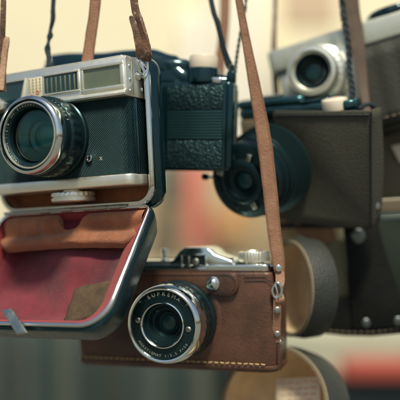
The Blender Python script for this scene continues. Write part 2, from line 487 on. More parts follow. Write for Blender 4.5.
# screws and strap lug on the turned end
for zz, yy in ((1.13, .045), (1.0, .045), (.895, .045), (.93, .27)):
    rivet('screw', cam1, (.0155, yy, zz), .017 if yy < .1 else .028, 'chrome', (1, 0, 0), .012)
obj('edge_strip', box((.0155, .085, .86), (.022, .095, 1.18), .001), 'dullmetal', cam1)
lug = obj('strap_lug', lathe([(.05, 0), (.05, .012), (.03, .03), (.022, .05), (0, .055)], (.016, .2, 1.06), (1, 0, 0), 24, caps=False), 'chrome', cam1)
ring = [(.055, .20, 1.04), (.075, .14, 1.06), (.085, .10, 1.17), (.085, .13, 1.27), (.085, .19, 1.29), (.085, .24, 1.25), (.085, .26, 1.13), (.075, .24, 1.05)]
obj('strap_ring', tube(catmull(ring, 5, True), .013, True), 'chrome', cam1)
# bottom knob
kb = F1.L(73, 190, .2)
b = lathe([(.10, 0), (.10, -.02), (.215, -.025), (.222, -.035), (.222, -.062), (.205, -.066), (.205, -.076), (.222, -.08), (.222, -.108), (.21, -.118), (0, -.12)], (kb.x, .2, 0), (0, 0, 1), 96, knurl=(3, 4, .006, 2), caps=False)
obj('tripod_knob', b, 'satin', cam1)
# lens
lc = F1.L(57, 138, 0); lc = Vector((lc.x, 0, lc.z))
hub = Vector((0, -1, 0))
K = 1.05
def kp(p): return [(a * K, c * 1.16) for a, c in p]
ln = obj('lens', lathe(kp([(.372, -.01), (.372, .035), (.360, .045), (.360, .10), (.374, .105), (.374, .20), (.362, .21), (.350, .215), (.350, .25), (.356, .255), (.356, .288), (.345, .295)]), lc, hub, 120, knurl=(4, 5, .007, 2), caps=False), 'blacklens', cam1)
obj('chrome_band', lathe(kp([(.345, .290), (.352, .296), (.358, .315), (.358, .345), (.352, .372), (.340, .385), (.326, .388), (.322, .380)]), lc, hub, 96, caps=False), 'chrome', ln)
obj('inner_ring', lathe(kp([(.322, .380), (.320, .362), (.306, .360)]), lc, hub, 96, caps=False), 'blacklens', ln)
obj('bezel', lathe(kp([(.306, .355), (.304, .372), (.292, .374), (.289, .355)]), lc, hub, 96, caps=False), 'satin', ln)
obj('name_ring', lathe(kp([(.290, .358), (.258, .335), (.252, .300), (.242, .27), (.238, .25)]), lc, hub, 96, caps=False), 'blacklens', ln)
ti = 'No.8105521'
ty = -.3525 * 1.16
obj('lettering', arc_text(ti, .298, .040, 108, 6.6, ty, lc.x, lc.z, arc_text('YASHINON 1:2.8', .298, .038, 196, 6.4, ty, lc.x, lc.z)), 'engrave', ln)
gl = obj('front_glass', disc_lens_glass(lc + hub * .345, .262, .035), 'glass', ln)
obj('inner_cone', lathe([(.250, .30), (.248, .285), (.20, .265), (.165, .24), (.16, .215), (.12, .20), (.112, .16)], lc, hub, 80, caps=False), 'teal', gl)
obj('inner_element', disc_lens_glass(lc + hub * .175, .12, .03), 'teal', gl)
bm = bmesh.new()
for k in range(26):
    t = R(20 + k * 7)
    rr_ = .3505 * K
    c = lc + Vector((rr_ * math.cos(t), -.27, rr_ * math.sin(t)))
    box((-.0025, -.012, -.002), (.0025, .012, .002), 0, bm, Matrix.Translation(c) @ Matrix.Rotation(-t + R(90), 4, 'Y'))
obj('scale_marking', bm, 'engrave', ln)
# sync socket and the tiny mark
sc = F1.L(90, 158, 0)
sk = obj('flash_socket', lathe([(.036, 0), (.036, .02), (.027, .024), (.024, .010), (.014, .010), (.012, .018), (0, .018)], (sc.x, 0, sc.z), (0, -1, 0), 32, caps=False), 'chrome', cam1)
sx = F1.L(101, 158.5, 0)
obj('socket_marking', flat_text('X', .05, sx.x, sx.z - .018, -.002), 'engrave', cam1)

# ---- the open case
case1 = thing('camera_case', 'open black leather case with chrome rim and red velvet lid hanging down in front', 'camera case', loc1, rot1)
cy = .28
CR, CB, CT = F1.L(150.5, 150, cy).x, F1.L(100, 205.5, cy).z, F1.L(140, 60, cy).z
loop = rrect(CLX, CR, CB, CT, [.2, .17, .17, .2], 8)
def ringloft(loops, closed_last=False):
    b = bmesh.new(); rings = [[b.verts.new(p) for p in lp] for lp in loops]; n = len(rings[0])
    for a, c in zip(rings, rings[1:]):
        for k in range(n): b.faces.new((a[k], a[(k + 1) % n], c[(k + 1) % n], c[k]))
    if closed_last: b.faces.new(rings[-1])
    return b
def ins(loop, d):
    cx = sum(p[0] for p in loop) / len(loop); cz = sum(p[1] for p in loop) / len(loop)
    xs = [p[0] for p in loop]; zs = [p[1] for p in loop]; hw = (max(xs) - min(xs)) / 2; hh = (max(zs) - min(zs)) / 2
    cx = (max(xs) + min(xs)) / 2; cz = (max(zs) + min(zs)) / 2
    return [(cx + (p[0] - cx) * (hw - d) / hw, cz + (p[1] - cz) * (hh - d) / hh) for p in loop]
L3 = lambda lp, y: [(p[0], y, p[1]) for p in lp]
o_ = obj('case_back', ringloft([L3(ins(loop, -.02), cy + .02), L3(ins(loop, -.05), cy + .07), L3(ins(loop, -.055), cy + .17), L3(ins(loop, -.02), cy + .25), L3(ins(loop, .08), cy + .28)], True), 'blackgloss', case1, 60)
obj('back_lining', ringloft([L3(ins(loop, .01), cy + .02), L3(ins(loop, .02), cy + .16), L3(ins(loop, .06), cy + .18)], True), 'suede', case1, 60)
sect = [(-.035, -.020), (-.02, -.030), (.02, -.030), (.05, -.02), (.05, .012), (.0, .024), (-.035, .016)]
obj('chrome_rim', sweep(L3(loop, cy), sect, True, Vector((0, 1, 0))), 'chrome', case1, 60)
# ---- lid: u along the hinge, v down the lid, w behind it
beta = R(38)
hz = CB - .035; hy = cy - .02
def lid(u, v, w=0.0):
    return Vector((CR - .015 + u, hy - v * math.sin(beta) + w * math.cos(beta), hz - v * math.cos(beta) - w * math.sin(beta)))
UW, VH = CLX - CR + .03, 1.33
def lidloop(d=0, s=0.0):
    lp = rrect(UW + d, 0 - d, d, VH - d, [.12, .07, .27, .3], 8)  # order: (u,v) with v downwards
    return [(p[0] - s * (p[1] / VH) , p[1]) for p in lp]
def Wl(lp, w): return [lid(p[0], p[1], w) for p in lp]
SK = .05
def shl(d):   # the lid narrows away from its rim, less so along its lower edge
    lp = rrect(UW + d, -d, d, VH - (d * .6 if d > 0 else d * 2.2), [.12, .07, .27, .3], 8)
    return [(p[0] - SK * (p[1] / VH), p[1]) for p in lp]
obj('lid_shell', ringloft([Wl(shl(-.006), .025), Wl(shl(-.018), .045), Wl(shl(-.014), .10), Wl(shl(.008), .19), Wl(shl(.045), .30), Wl(shl(.11), .39), Wl(shl(.22), .43)], True), 'shellblack', case1, 60)
wn = lid(0, 0, 1) - lid(0, 0, 0)
sect = [(-.018, -.014), (-.008, -.022), (.012, -.020), (.030, -.012), (.032, .006), (.02, .012), (-.010, .012), (-.018, .004)]
rimb = sweep(Wl(lidloop(0, SK), .0), sect, True, wn)
obj('lid_rim', rimb, 'chrome', case1, 60)
def flare(d):
    lp = rrect(UW + .016 + d * .15, .006 - d * 1.35, .016 + d * .2, VH - d * .75, [.12, .07, max(.05, .27 - d * .4), .12], 8)
    return [(p[0] - SK * (p[1] / VH), p[1]) for p in lp]
obj('lining_wall', ringloft([Wl(flare(a), b_) for a, b_ in ((.016, .015), (.08, .06), (.145, .115), (.20, .18), (.205, .32))]), 'velvet2', case1, 60)
def lin_w(u, v):
    w = .25 + .03 * math.sin(v * 3 + 1) * math.sin(u * 2.3)
    w += .07 * math.exp(-((u + .62) ** 2 / .05 + (v - .72 - .35 * (u + .62)) ** 2 / .02))
    w += .06 * math.exp(-((u + 1.55) ** 2 / .12 + (v - .65) ** 2 / .2))
    w += .03 * math.sin(5.5 * u - 6 * v) * math.exp(-(u + 1.2) ** 2)
    return w
b = bmesh.new(); NU, NV = 60, 36; g = []
for i in range(NU + 1):
    row = []
    for j in range(NV + 1):
        u = UW + .07 + (-.25 - (UW + .07)) * i / NU; v = .06 + (VH - .20) * j / NV
        e = min(u - UW - .07, -.25 - u, v - .06, VH - .14 - v); f = max(0, min(1, e / .14)); f = f * f * (3 - 2 * f)
        row.append(b.verts.new(lid(u - SK * v / VH, v, .215 * (1 - f) + lin_w(u, v) * f)))
    g.append(row)
for i in range(NU):
    for j in range(NV): b.faces.new((g[i][j], g[i + 1][j], g[i + 1][j + 1], g[i][j + 1]))
obj('lining', b, 'velvet', case1, 80)
# khaki felt patch in the lower corner
def lidpx(px, py, w=0):
    # solve (u,v) for a pixel on the plane w
    o = F1.i @ CAM; dd = F1.i.to_3x3() @ (P(px, py) - CAM)
    A = lid(0, 0, w); n = wn.normalized(); t = (A - o).dot(n) / dd.dot(n); q = o + dd * t - A
    return q.x, q.dot((lid(0, 1, 0) - lid(0, 0, 0)))
pt = [lidpx(*p, .215) for p in ((74, 288), (90, 283), (111, 280), (113, 283), (108, 296), (99, 311), (90, 317), (76, 321), (62, 325), (62, 322), (68, 305))]
cu = sum(p[0] for p in pt) / len(pt); cv = sum(p[1] for p in pt) / len(pt)
b = bmesh.new(); ed = [tuple(pt[i][c] + (pt[(i + 1) % len(pt)][c] - pt[i][c]) * k / 4 for c in range(2)) for i in range(len(pt)) for k in range(4)]
ed = [(p[0] + .007 * math.sin(i * 1.7) + random.uniform(-.004, .004), p[1] + .006 * math.cos(i * 1.3)) for i, p in enumerate(ed)]; c0 = b.verts.new(lid(cu, cv, .21)); prev = None
rg = []
for f in (.5, .85, 1.0):
    rg.append([b.verts.new(lid(cu + (p[0] - cu) * f, cv + (p[1] - cv) * f, .215 + (.015 if f == 1 else 0) + .003 * random.uniform(-1, 1))) for p in ed])
bk = [b.verts.new(lid(p[0], p[1], .26)) for p in ed]; rg.append(bk)
n_ = len(ed)
for k in range(n_):
    b.faces.new((c0, rg[0][k], rg[0][(k + 1) % n_]))
    for a_, c_ in zip(rg, rg[1:]): b.faces.new((a_[k], a_[(k + 1) % n_], c_[(k + 1) % n_], c_[k]))
obj('felt_patch', b, 'khaki', case1, 70)
# suede pad folded along the hinge
def pad_w(u, v, top):
    w = .015 + .06 * (v / .45)
    w += .050 * math.exp(-((v - .215 - .02 * math.sin(u * 3)) / .045) ** 2) * (1 - .8 * math.exp(-((u + .80) / .16) ** 2))
    w -= .03 * math.exp(-((v - .11) / .07) ** 2)
    w -= .045 * math.exp(-((u + 1.22) / .07) ** 2 - ((v - .20) / .05) ** 2)
    w += .005 * math.sin(u * 17 + v * 9) * math.sin(v * 14)
    return w
b = bmesh.new(); NU, NV = 110, 22; g = []; gb = []
for i in range(NU + 1):
    u = -.055 + (UW + .13) * i / NU
    vt = .018
    nt = math.exp(-((u + .92) / .16) ** 6); vt += .13 * nt * (1 + .3 * math.cos((u + .92) / .14))
    vb = .385 - .025 * math.cos((u + .9) * 2.2) + .002 * math.sin(u * 23)
    if u < UW + .17: vt += .03 * ((UW + .17 - u) / .11) ** 2; vb -= .08 * ((UW + .17 - u) / .11) ** 2
    if u > -.25: vb -= .10 * ((u + .25) / .2) ** 2
    row = []; rb = []
    for j in range(NV + 1):
        v = vt + (vb - vt) * j / NV; w = pad_w(u, v, 0)
        e = min(j, NV - j) / NV
        if e < .09: w += .03 * (1 - e / .09) ** 2
        row.append(b.verts.new(lid(u - SK * v, v, w))); rb.append(b.verts.new(lid(u - SK * v, v, .16)))
    g.append(row); gb.append(rb)
for i in range(NU):
    for j in range(NV): b.faces.new((g[i][j], g[i + 1][j], g[i + 1][j + 1], g[i][j + 1]))
    for j in (0, NV): b.faces.new((g[i][j], g[i + 1][j], gb[i + 1][j], gb[i][j]))
obj('suede_pad', b, 'suede', case1, 80)
bm = bmesh.new(); merge(bm, box((0, 0, 0), (.5, .12, .01), 0))
for v in bm.verts: v.co = lid(-1.18 + v.co.x, .02 + v.co.y * 2, .10 + v.co.z)
obj('maroon_cloth', bm, 'maroon', case1)
# hinge: knuckles on a pin
bm = bmesh.new(); h0 = hz + .010
tube([(F1.L(6, 210, hy - .01).x, hy - .035, h0), (F1.L(128, 207, hy).x, hy - .035, h0)], .016, False, bm)
for px in (40, 62, 84, 96, 110):
    a = F1.L(px, 207, hy - .03).x
    tube([(a, hy - .035, h0), (a + .13, hy - .035, h0)], .020, False, bm, 14)
    
obj('hinge', bm, 'dullmetal', case1)
# latch tab on the lower rim
bm = bmesh.new()
q = [lidpx(*p, -.03) for p in ((3, 312), (13.5, 309.5), (28, 333), (17, 334.5))]
lo = [bm.verts.new(lid(p[0], p[1], -.045 - (.02 if i < 2 else 0))) for i, p in enumerate(q)]
hi = [bm.verts.new(lid(p[0], p[1], -.020 - (.02 if i < 2 else 0))) for i, p in enumerate(q)]
bm.faces.new(lo); bm.faces.new(hi[::-1])
for i in range(4): bm.faces.new((lo[i], lo[(i + 1) % 4], hi[(i + 1) % 4], hi[i]))
bmesh.ops.recalc_face_normals(bm, faces=bm.faces); bevel_sharp(bm, .009, 3)
obj('latch_tab', bm, 'dullmetal', case1)

# ============================================================ 2. black camera behind it
loc2 = P(229, 171, .30); rot2 = (0, 1.5, -17)
F2 = Fr(loc2, rot2)
cam2 = thing('folding_camera', 'glossy black camera with grained and ribbed panels, white button on top, behind the silver one', 'camera', loc2, rot2)
W2 = F2.L(48, 100, .15).x; H2 = .93
pl_ = rrect(W2, .02, -.02, .26, .06, 4)
obj('body', prism(pl_, 0, H2, 'z', .03, seg=3, ang=60), 'blackgloss', cam2)
fx2 = lambda px, py=125: F2.L(px, py, -.02)
xa, xb = fx2(168).x, fx2(223).x
z_ = [fx2(200, q).z for q in (168.5, 139.5, 111, 85.5)]
fp = obj('front_panel', box((xa - .03, -.035, z_[0] - .025), (xb + .03, -.0195, z_[3] + .02), .008), 'blackgloss', cam2)
obj('grained_panel', box((xa, -.05, z_[0]), (xb, -.034, z_[1] - .008), .012), 'blackgrain', fp)
obj('grained_panel', box((xa, -.05, z_[2] + .008), (xb, -.034, z_[3]), .012), 'blackgrain', fp)
bm = bmesh.new(); nr = 10
for k in range(nr):
    za = z_[1] + (z_[2] - z_[1]) * k / nr; zb = z_[1] + (z_[2] - z_[1]) * (k + 1) / nr
    box((xa, -.058, za + .003), (xb, -.036, zb - .003), .006, bm)
obj('ribbed_band', bm, 'blackrib', fp)
obj('corner_column', prism(rrect(xb + .035, .03, -.045, .05, .02, 4), .03, H2 - .03, 'z', .012), 'blackgloss', cam2)
bm = bmesh.new()
for k in range(9):
    lathe([(.011, 0), (.011, .006), (0, .008)], (.0205, .15 + .01 * (k % 2), .10 + k * .08), (1, 0, 0), 12, bm, caps=False)
box((.020, .10, .05), (.026, .21, .86), .003, bm)
obj('side_plate', bm, 'dullmetal', cam2)
# top: long swelling cover, oval mound, button
b = bmesh.new(); rings = []
N = 40
zt = H2 - .01
crest = [(lambda v: (v.x, v.z))(F2.L(px, py, .19)) for px, py in ((40, 58), (48, 55), (70, 53), (100, 53), (130, 50), (152, 49), (175, 55), (192, 69), (235, 76))]
def topz(x):  # height of the crest above the body
    for (a, za), (c, zc) in zip(crest, crest[1:]):
        if a <= x <= c:
            f = (x - a) / (c - a); f = f * f * (3 - 2 * f); return za + (zc - za) * f - zt
    return .02
for i in range(N + 1):
    x = W2 + .02 + (0.0 - W2 - .04) * i / N
    h = max(.015, topz(x)); yw = .20 * (math.sin(math.pi * (i + .6) / (N + 1.2)) ** .25)
    rings.append([b.verts.new((x, .19 + yw * math.cos(t), zt + h * max(0, math.sin(t)) ** .7)) for t in [math.pi * k / 16 for k in range(17)]])
for a, c in zip(rings, rings[1:]):
    for k in range(16): b.faces.new((a[k], a[k + 1], c[k + 1], c[k]))
for rg_ in (rings[0], rings[-1]): b.faces.new(rg_)
obj('top_cover', b, 'blackgloss', cam2, 50)
c = F2.L(166, 66, .12)
b = lathe([(.40, -.03), (.41, .02), (.40, .06), (.34, .095), (.2, .115), (0, .12)], (0, 0, 0), (0, 0, 1), 48, caps=False)
for v in b.verts: v.co = Vector((c.x - .10 + v.co.x * 1.0, .16 + v.co.y * .42, c.z - .03 + v.co.z))
obj('top_mound', b, 'blackgloss', cam2, 50)
c = F2.L(204, 69, .12)
obj('button_collar', lathe([(.17, -.16), (.178, -.03), (.168, -.005), (.15, 0)], (c.x, .10, c.z), (0, 0, 1), 40), 'blackgloss', cam2)
obj('release_button', lathe([(.148, 0), (.151, .02), (.151, .115), (.142, .135), (.11, .145), (0, .147)], (c.x, .10, c.z), (0, 0, 1), 40, caps=False), 'white', cam2)
c = F2.L(218, 81, 0)
obj('front_catch', box((c.x - .06, -.055, c.z - .03), (c.x + .05, -.01, c.z + .035), .02, seg=3), 'chrome', cam2)
# strap lugs
for (px, py, nm) in ((232, 74, 'strap_lug'), (49, 68, 'strap_lug')):
    c = F2.L(px, py, .1)
    bm = box((c.x - .05, .05, c.z - .10), (c.x + .04, .16, c.z + .03), .025, seg=3)
    l_ = obj(nm, bm, 'blackgloss', cam2)
    rg_ = [(c.x + .035 * math.cos(t), .09, c.z + .05 + .05 * math.sin(t)) for t in [k * math.pi / 8 for k in range(16)]]
    obj('ring', tube(rg_, .009, True), 'dullmetal', l_)

# ============================================================ 3. small camera in brown half case (lower centre)
loc3 = P(276, 374, .02); rot3 = (0, -1.7, -20)
F3 = Fr(loc3, rot3)
case3 = thing('camera_case', 'brown leather half case with yellow stitching along its bottom edge and a snap strap', 'camera case', loc3, rot3)
XL3 = -2.24
zt3 = F3.L(260, 272.5, 0).z
plan3 = rrect(XL3, 0, 0, .52, .10, 5)
# shell of the half case: slightly bulging
b = bmesh.new(); rings = []
for (z, g_) in ((0, -.03), (.01, -.008), (.03, .0), (.3, .012), (.65, .010), (zt3 - .03, .0), (zt3 - .008, -.004), (zt3, -.014), (zt3, -.03)):
    rings.append([b.verts.new((x + (g_ if x > -1 else -g_), y + (g_ * -1 if y < .26 else g_), z)) for x, y in plan3])
n_ = len(plan3)
for a, c in zip(rings, rings[1:]):
    for k in range(n_): b.faces.new((a[k], a[(k + 1) % n_], c[(k + 1) % n_], c[k]))
b.faces.new(rings[0]); b.faces.new(rings[-1])
obj('case_shell', b, 'brown', case3, 50)
# bottom welt with stitches
obj('welt', prism([(x + (.012 if x > -1 else -.012), y + (-.016 if y < .26 else 0)) for x, y in plan3], .035, .075, 'z', .010), 'brown', case3)
path = [(x, -.0275, .095) for x in [XL3 + .10 + i * .05 for i in range(42)]]
obj('stitching', dashes(path, .040, .022, .0065, .004), 'thread', case3)
# lens cut out edge (dark leather ring)
lc3 = F3.L(181, 318, 0); lc3 = Vector((lc3.x, 0, lc3.z))
obj('lens_opening', lathe([(.455, -.01), (.455, .014), (.44, .022), (.40, .022)], lc3, (0, -1, 0), 64, caps=False), 'brown', case3)
# the closing strap across the front
A = F3.L(60, 268, -.03); B_ = F3.L(237, 283, -.03)
zc = F3.L(213, 284, -.03).z
st = []
hw = .118
for k in range(13): t = R(-90 + 15 * k); st.append((B_.x - .10 + hw * 1.0 * math.cos(t), zc + hw * math.sin(t)))
st += [(XL3 + .2, zc + hw + .0), (XL3 + .2, zc - hw + .03)]
for k in range(9):
    x = lc3.x - .40 + .8 * k / 8; st.append((x, zc - hw + .06 * math.sin(math.pi * k / 8)))
b = prism(st, -.050, -.008, 'y', .009)
sp = obj('snap_strap', b, 'brown', case3)
tp = [(B_.x - .10 + .092 * math.cos(R(a)), -.052, zc + .092 * math.sin(R(a))) for a in range(-90, 91, 15)]
tp = [(lc3.x + .30, -.052, zc - .092)] + tp + [(XL3 + .5, -.052, zc + .092)]
obj('crease_line', tube(tp, .003), 'seam', sp)
for px in (213, 133.5):
    c = F3.L(px, 283.5 if px > 200 else 276, -.05)
    s_ = obj('snap_button', lathe([(.072, 0), (.070, .012), (.058, .018), (.054, .014), (.046, .028), (.024, .042), (0, .045)], (c.x, -.0495, c.z), (0, -1, 0), 32, caps=False), 'chrome', case3)
for z in (zt3 - .045, zt3 - .085):
    obj('crease_line', tube([(-.30, -.0125 + .004, z), (-.02, -.006, z)], .003), 'seam', case3)
# hardware at the right edge
c = F3.L(277, 300, .08)
bm = bmesh.new(); box((.002, .05, .02), (.028, .17, zt3 + .06), .01, bm)
obj('side_tab', bm, 'brown', case3)
for z in (.30,):
    rivet('rivet', case3, (.028, .11, z), .034, 'dullmetal', (1, 0, 0), .02)

cam3 = thing('viewfinder_camera', 'small silver camera with a round SUPREMA lens, held in the brown half case', 'camera', loc3 + Vector((0, 0, 0)), rot3)
obj('body', prism(rrect(XL3 + .06, -.06, .05, .46, .1, 5), .05, zt3 + .005, 'z', 0), 'blackgloss', cam3)
zl = zt3 + .005
obj('top_plate', prism(rrect(XL3 + .04, -.02, .03, .49, .12, 6), zl, zl + .075, 'z', .018, seg=3, ang=60), 'chrome', cam3)
obj('upper_plate', prism(rrect(XL3 + .3, F3.L(238, 265, .1).x, .05, .46, .1, 6), zl + .075, zl + .115, 'z', .016, seg=3, ang=60), 'chrome', cam3)
# finder housing with a recessed window
fa, fb = F3.L(176, 262, .05).x, F3.L(224, 262, .05).x
zh = F3.L(196, 247.5, .05).z
hp = [(fa - .08, zl + .11), (fa - .03, zl + .12), (fa + .05, zh - .03), (fa + .10, zh), (fb - .20, zh), (fb - .14, zh - .03), (fb - .10, zh - .075), (fb + .08, zl + .115), (fb + .14, zl + .05), (fa - .08, zl + .05)]
fh = obj('finder_housing', prism(hp, .045, .42, 'y', .014, seg=3, ang=30), 'chrome', cam3)
wa, wb = F3.L(183, 262, .045).x, F3.L(205, 262, .045).x
za_, zb_ = F3.L(194, 268, .045).z, F3.L(194, 255, .045).z
obj('frame', rect_bars(wa - .02, wb + .02, za_ - .012, zb_ + .016, .02, .026, .050, .005), 'chrome', fh)
obj('finder_window', box((wa, .036, za_), (wb, .046, zb_), .0), 'deep', fh)
bm = bmesh.new()
lathe([(.035, 0), (.035, .02), (.02, .03), (0, .03)], ((wa + wb) / 2 + .03, .036, (za_ + zb_) / 2), (0, -1, 0), 24, bm, caps=False)
box(((wa + wb) / 2 - .06, .018, za_ + .01), ((wa + wb) / 2 - .035, .036, zb_ - .01), .004, bm)
obj('eyepiece', bm, 'dullmetal', fh)
c = F3.L(165, 262, .15)
obj('shutter_release', lathe([(.05, -.02), (.05, .01), (.028, .02), (.028, .06), (.036, .065), (.038, .115), (.03, .125), (0, .125)], (c.x, .15, zl + .115), (0, 0, 1), 32, caps=False), 'chrome', cam3)
c = F3.L(254, 262, .2)
kn = obj('winding_knob', lathe([(.10, 0), (.10, .03), (.155, .035), (.162, .045), (.162, .125), (.155, .135), (.12, .140), (.115, .132), (0, .132)], (c.x, .2, zl + .06), (0, 0, 1), 120, knurl=(3, 4, .006, 2), caps=False), 'satin', cam3)
for px in (222, 231):
    c = F3.L(px, 268, .03)
    obj('guide_pin', lathe([(.02, 0), (.02, .03), (0, .035)], (c.x, .07, zl + .112), (0, 0, 1), 16, caps=False), 'chrome', cam3)
hub = Vector((0, -1, 0))
_lat = lathe
def lathe(prof, o=(0, 0, 0), *a, **k):
    return _lat([(x * 1.03, h * 1.30) for x, h in prof], o, *a, **k)
l3 = obj('lens', lathe([(.395, -.02), (.395, .10), (.385, .11), (.385, .16), (.398, .17), (.398, .24), (.385, .25)], lc3, hub, 120, knurl=(4, 5, .006, 2), caps=False), 'blacklens', cam3)
obj('chrome_bezel', lathe([(.385, .24), (.392, .255), (.388, .30), (.378, .35), (.366, .385), (.350, .395), (.336, .392), (.330, .380)], lc3, hub, 96, caps=False), 'chrome', l3)
obj('name_ring', lathe([(.331, .382), (.326, .376), (.222, .376)], lc3, hub, 96, caps=False), 'blacklens', l3)
obj('inner_bezel', lathe([(.226, .372), (.224, .396), (.214, .400), (.206, .394), (.204, .37)], lc3, hub, 80, caps=False), 'chrome', l3)
obj('inner_cone', lathe([(.205, .372), (.19, .34), (.175, .338), (.15, .30), (.135, .298), (.10, .26), (.085, .258)], lc3, hub, 64, caps=False), 'blacklens', l3)
lathe = _lat
obj('front_glass', disc_lens_glass(lc3 + hub * .333, .088, .03), 'pupil', l3)
yt = -.4905
bm = arc_text('SUPREMA', .308, .058, 90 - 3, 10.5, yt, lc3.x, lc3.z)
arc_text('*', .318, .06, 137, 10, yt, lc3.x, lc3.z, bm); arc_text('*', .318, .06, 38, 10, yt, lc3.x, lc3.z, bm)
obj('lettering', bm, 'engrave2', l3)
obj('rim_lettering', arc_text('ANASTIGMAT 1:3,5 F=50', .308, .036, 268, 5.4, yt, lc3.x, lc3.z, None, True), 'engrave2', l3)
for a in (172, -8):
    c = lc3 + Vector((.272 * math.cos(R(a)), -.489, .278 * math.sin(R(a))))
    s_ = rivet('screw', l3, c, .028, 'dullmetal', (0, -1, 0), .012)
    bm = box((-.021, -.0145, -.004), (.021, -.012, .004), 0, bmesh.new(), Matrix.Translation(c) @ Matrix.Rotation(R(35), 4, 'Y'))
    obj('slot', bm, 'deep', s_)

# ============================================================ 4. dark camera in grey-brown case (middle right)
loc4 = P(373, 229, .45); rot4 = (15, -1.5, -33)
F4 = Fr(loc4, rot4)
case4 = thing('camera_case', 'grey-brown grained leather half case with a round lens cut-out and dark seam', 'camera case', loc4, rot4)
def f4(pts, c=0): return [(lambda v: (v.x, v.z))(F4.L(px, py, c)) for px, py in pts]
edge = [(274, 111), (320, 111), (371, 110.5), (373, 140), (373.5, 180), (374, 224), (365, 227), (330, 225.5), (298, 222.5), (272, 217), (256, 211), (262, 204), (280, 207), (293, 206), (302, 197), (307, 184), (308.5, 170), (305, 156), (298, 145), (287, 136), (275, 130)]
b = prism(f4(edge), -.03, .03, 'y', .012)
obj('front_panel', b, 'greyleather', case4)
q = f4([(274, 130), (273, 115), (276, 112.8)] + [(x, 112.8) for x in range(280, 371, 10)])
obj('top_welt', tube([(p[0], -.034, p[1] - .02) for p in q[2:]], .008), 'seam', case4)
q = f4([(372.3, y) for y in range(112, 228, 8)])
obj('seam', tube([(p[0], -.032, p[1]) for p in q], .011), 'seam', case4)
q = f4(edge[11:] + [(275, 130)])
obj('cut_edge', tube([(p[0], -.030, p[1]) for p in q], .012), 'olive', case4)
# side wall, bulging outwards then in
b = bmesh.new()
za_, zb_ = 0.02, f4([(371, 111)])[0][1]
rw = []
for j in range(15):
    z = za_ + (zb_ - za_) * j / 14; bul = .12 * math.sin(math.pi * (j + 1) / 16) ** .8
    xr = f4([(373, 229 - 118 * j / 14)])[0][0]
    rw.append([b.verts.new((xr - .01 + bul * .35 * (k / 6) ** .6, .02 + .030 * k, z)) for k in range(8)])
for a, c in zip(rw, rw[1:]):
    for k in range(7): b.faces.new((a[k], a[k + 1], c[k + 1], c[k]))
bk = [b.verts.new((v.co.x - .05, v.co.y, v.co.z)) for v in [r_[0] for r_ in rw]]
sw = obj('side_panel', b, 'greyleather', case4, 60)
sm = sw.modifiers.new('thick', 'SOLIDIFY'); sm.thickness = .04
for z in (.22, .78):
    rivet('rivet', case4, (.045 if z > .5 else .03, .12, z), .04, 'dullmetal', (.95, -.3, 0), .02)
obj('bottom_panel', prism([(-1.20, .03), (-.02, .03), (.0, .24), (-1.2, .24)], -.0, .02, 'z', .01), 'greyleather', case4)

cam4 = thing('bellows_camera', 'black camera with a big ribbed lens barrel pointing left, held in the grey-brown case', 'camera', loc4, rot4)
zt4 = f4([(330, 111)], .1)[0][1]
xl4 = F4.L(238, 110, .1).x
obj('body', prism(rrect(xl4, -.06, .06, .26, .06, 4), .2, zt4 - .0, 'z', .02), 'blackgloss', cam4)
fa = F4.L(239, 110, .05); fb = F4.L(262, 140, .05)
obj('front_covering', box((fa.x, .02, .55), (fb.x, .058, zt4 - .01), .01), 'tanedge', cam4)
obj('top_plate', prism(rrect(xl4 - .01, -.05, .05, .30, .10, 5), zt4 + .002, zt4 + .10, 'z', .03, seg=3), 'tealmetal', cam4)
c = F4.L(280, 100, .25)
obj('top_housing', prism(rrect(c.x - .50, c.x + .35, .08, .29, .08, 6), zt4 + .10, zt4 + .20, 'z', .05, seg=4, ang=60), 'tealmetal', cam4)
obj('accessory_shoe', box((c.x - .25, .12, zt4 + .2, ), (c.x + .05, .27, zt4 + .225), .012), 'dullmetal', cam4)
obj('advance_lever', prism([(c.x + .15, .1), (c.x + .38, .05), (c.x + .62, .12), (c.x + .66, .2), (c.x + .4, .26), (c.x + .15, .24)], zt4 + .105, zt4 + .14, 'z', .014), 'blackgloss', cam4)
c = F4.L(338, 106, .2)
obj('release_button', lathe([(.135, -.05), (.14, .045), (.13, .065), (.09, .075), (0, .077)], (c.x, .12, zt4 + .055), (0, 0, 1), 36, caps=False), 'white', cam4)
lc4 = F4.L(273, 168, -.02); lc4 = Vector((lc4.x - .03, 0, lc4.z)); hub = Vector((0, -1, 0))
prr = [(.50, .02)]
h = .05
for k in range(9):
    prr += [(.492 - k * .004, h), (.494 - k * .004, h + .014), (.462 - k * .004, h + .020), (.462 - k * .004, h + .028)]; h += .034
pr = [(.45, h - .03), (.44, h + .01), (.425, h + .02), (.425, h + .10), (.41, h + .11), (.41, h + .23), (.395, h + .26), (.37, h + .27), (.33, h + .275)]
hf = h + .275
l4 = obj('lens', lathe(pr, lc4, hub, 80, caps=False), 'blacklens', cam4)
obj('ribbed_barrel', lathe(prr, lc4, hub, 96, caps=False), 'ribmetal', l4)
obj('face_plate', lathe([(.335, hf), (.24, hf + .01), (.235, hf + .06), (.20, hf + .075), (.17, hf + .07), (.165, hf + .03), (.12, hf + .02), (.10, hf - .02), (0, hf - .02)], lc4, hub, 64, caps=False), 'blacklens', l4)
obj('front_glass', disc_lens_glass(lc4 + hub * (hf - .018), .095, .03), 'pupil', l4)
for k in range(8):
    t = R(20 + 45 * k); c = lc4 + Vector((.275 * math.cos(t), -hf - .005, .275 * math.sin(t)))
    obj('stud', box((-.04, -.05, -.03), (.04, .01, .03), .010, bmesh.new(), Matrix.Translation(c) @ Matrix.Rotation(-t, 4, 'Y')), 'dullmetal' if k in (1, 3, 6) else 'blacklens', l4)
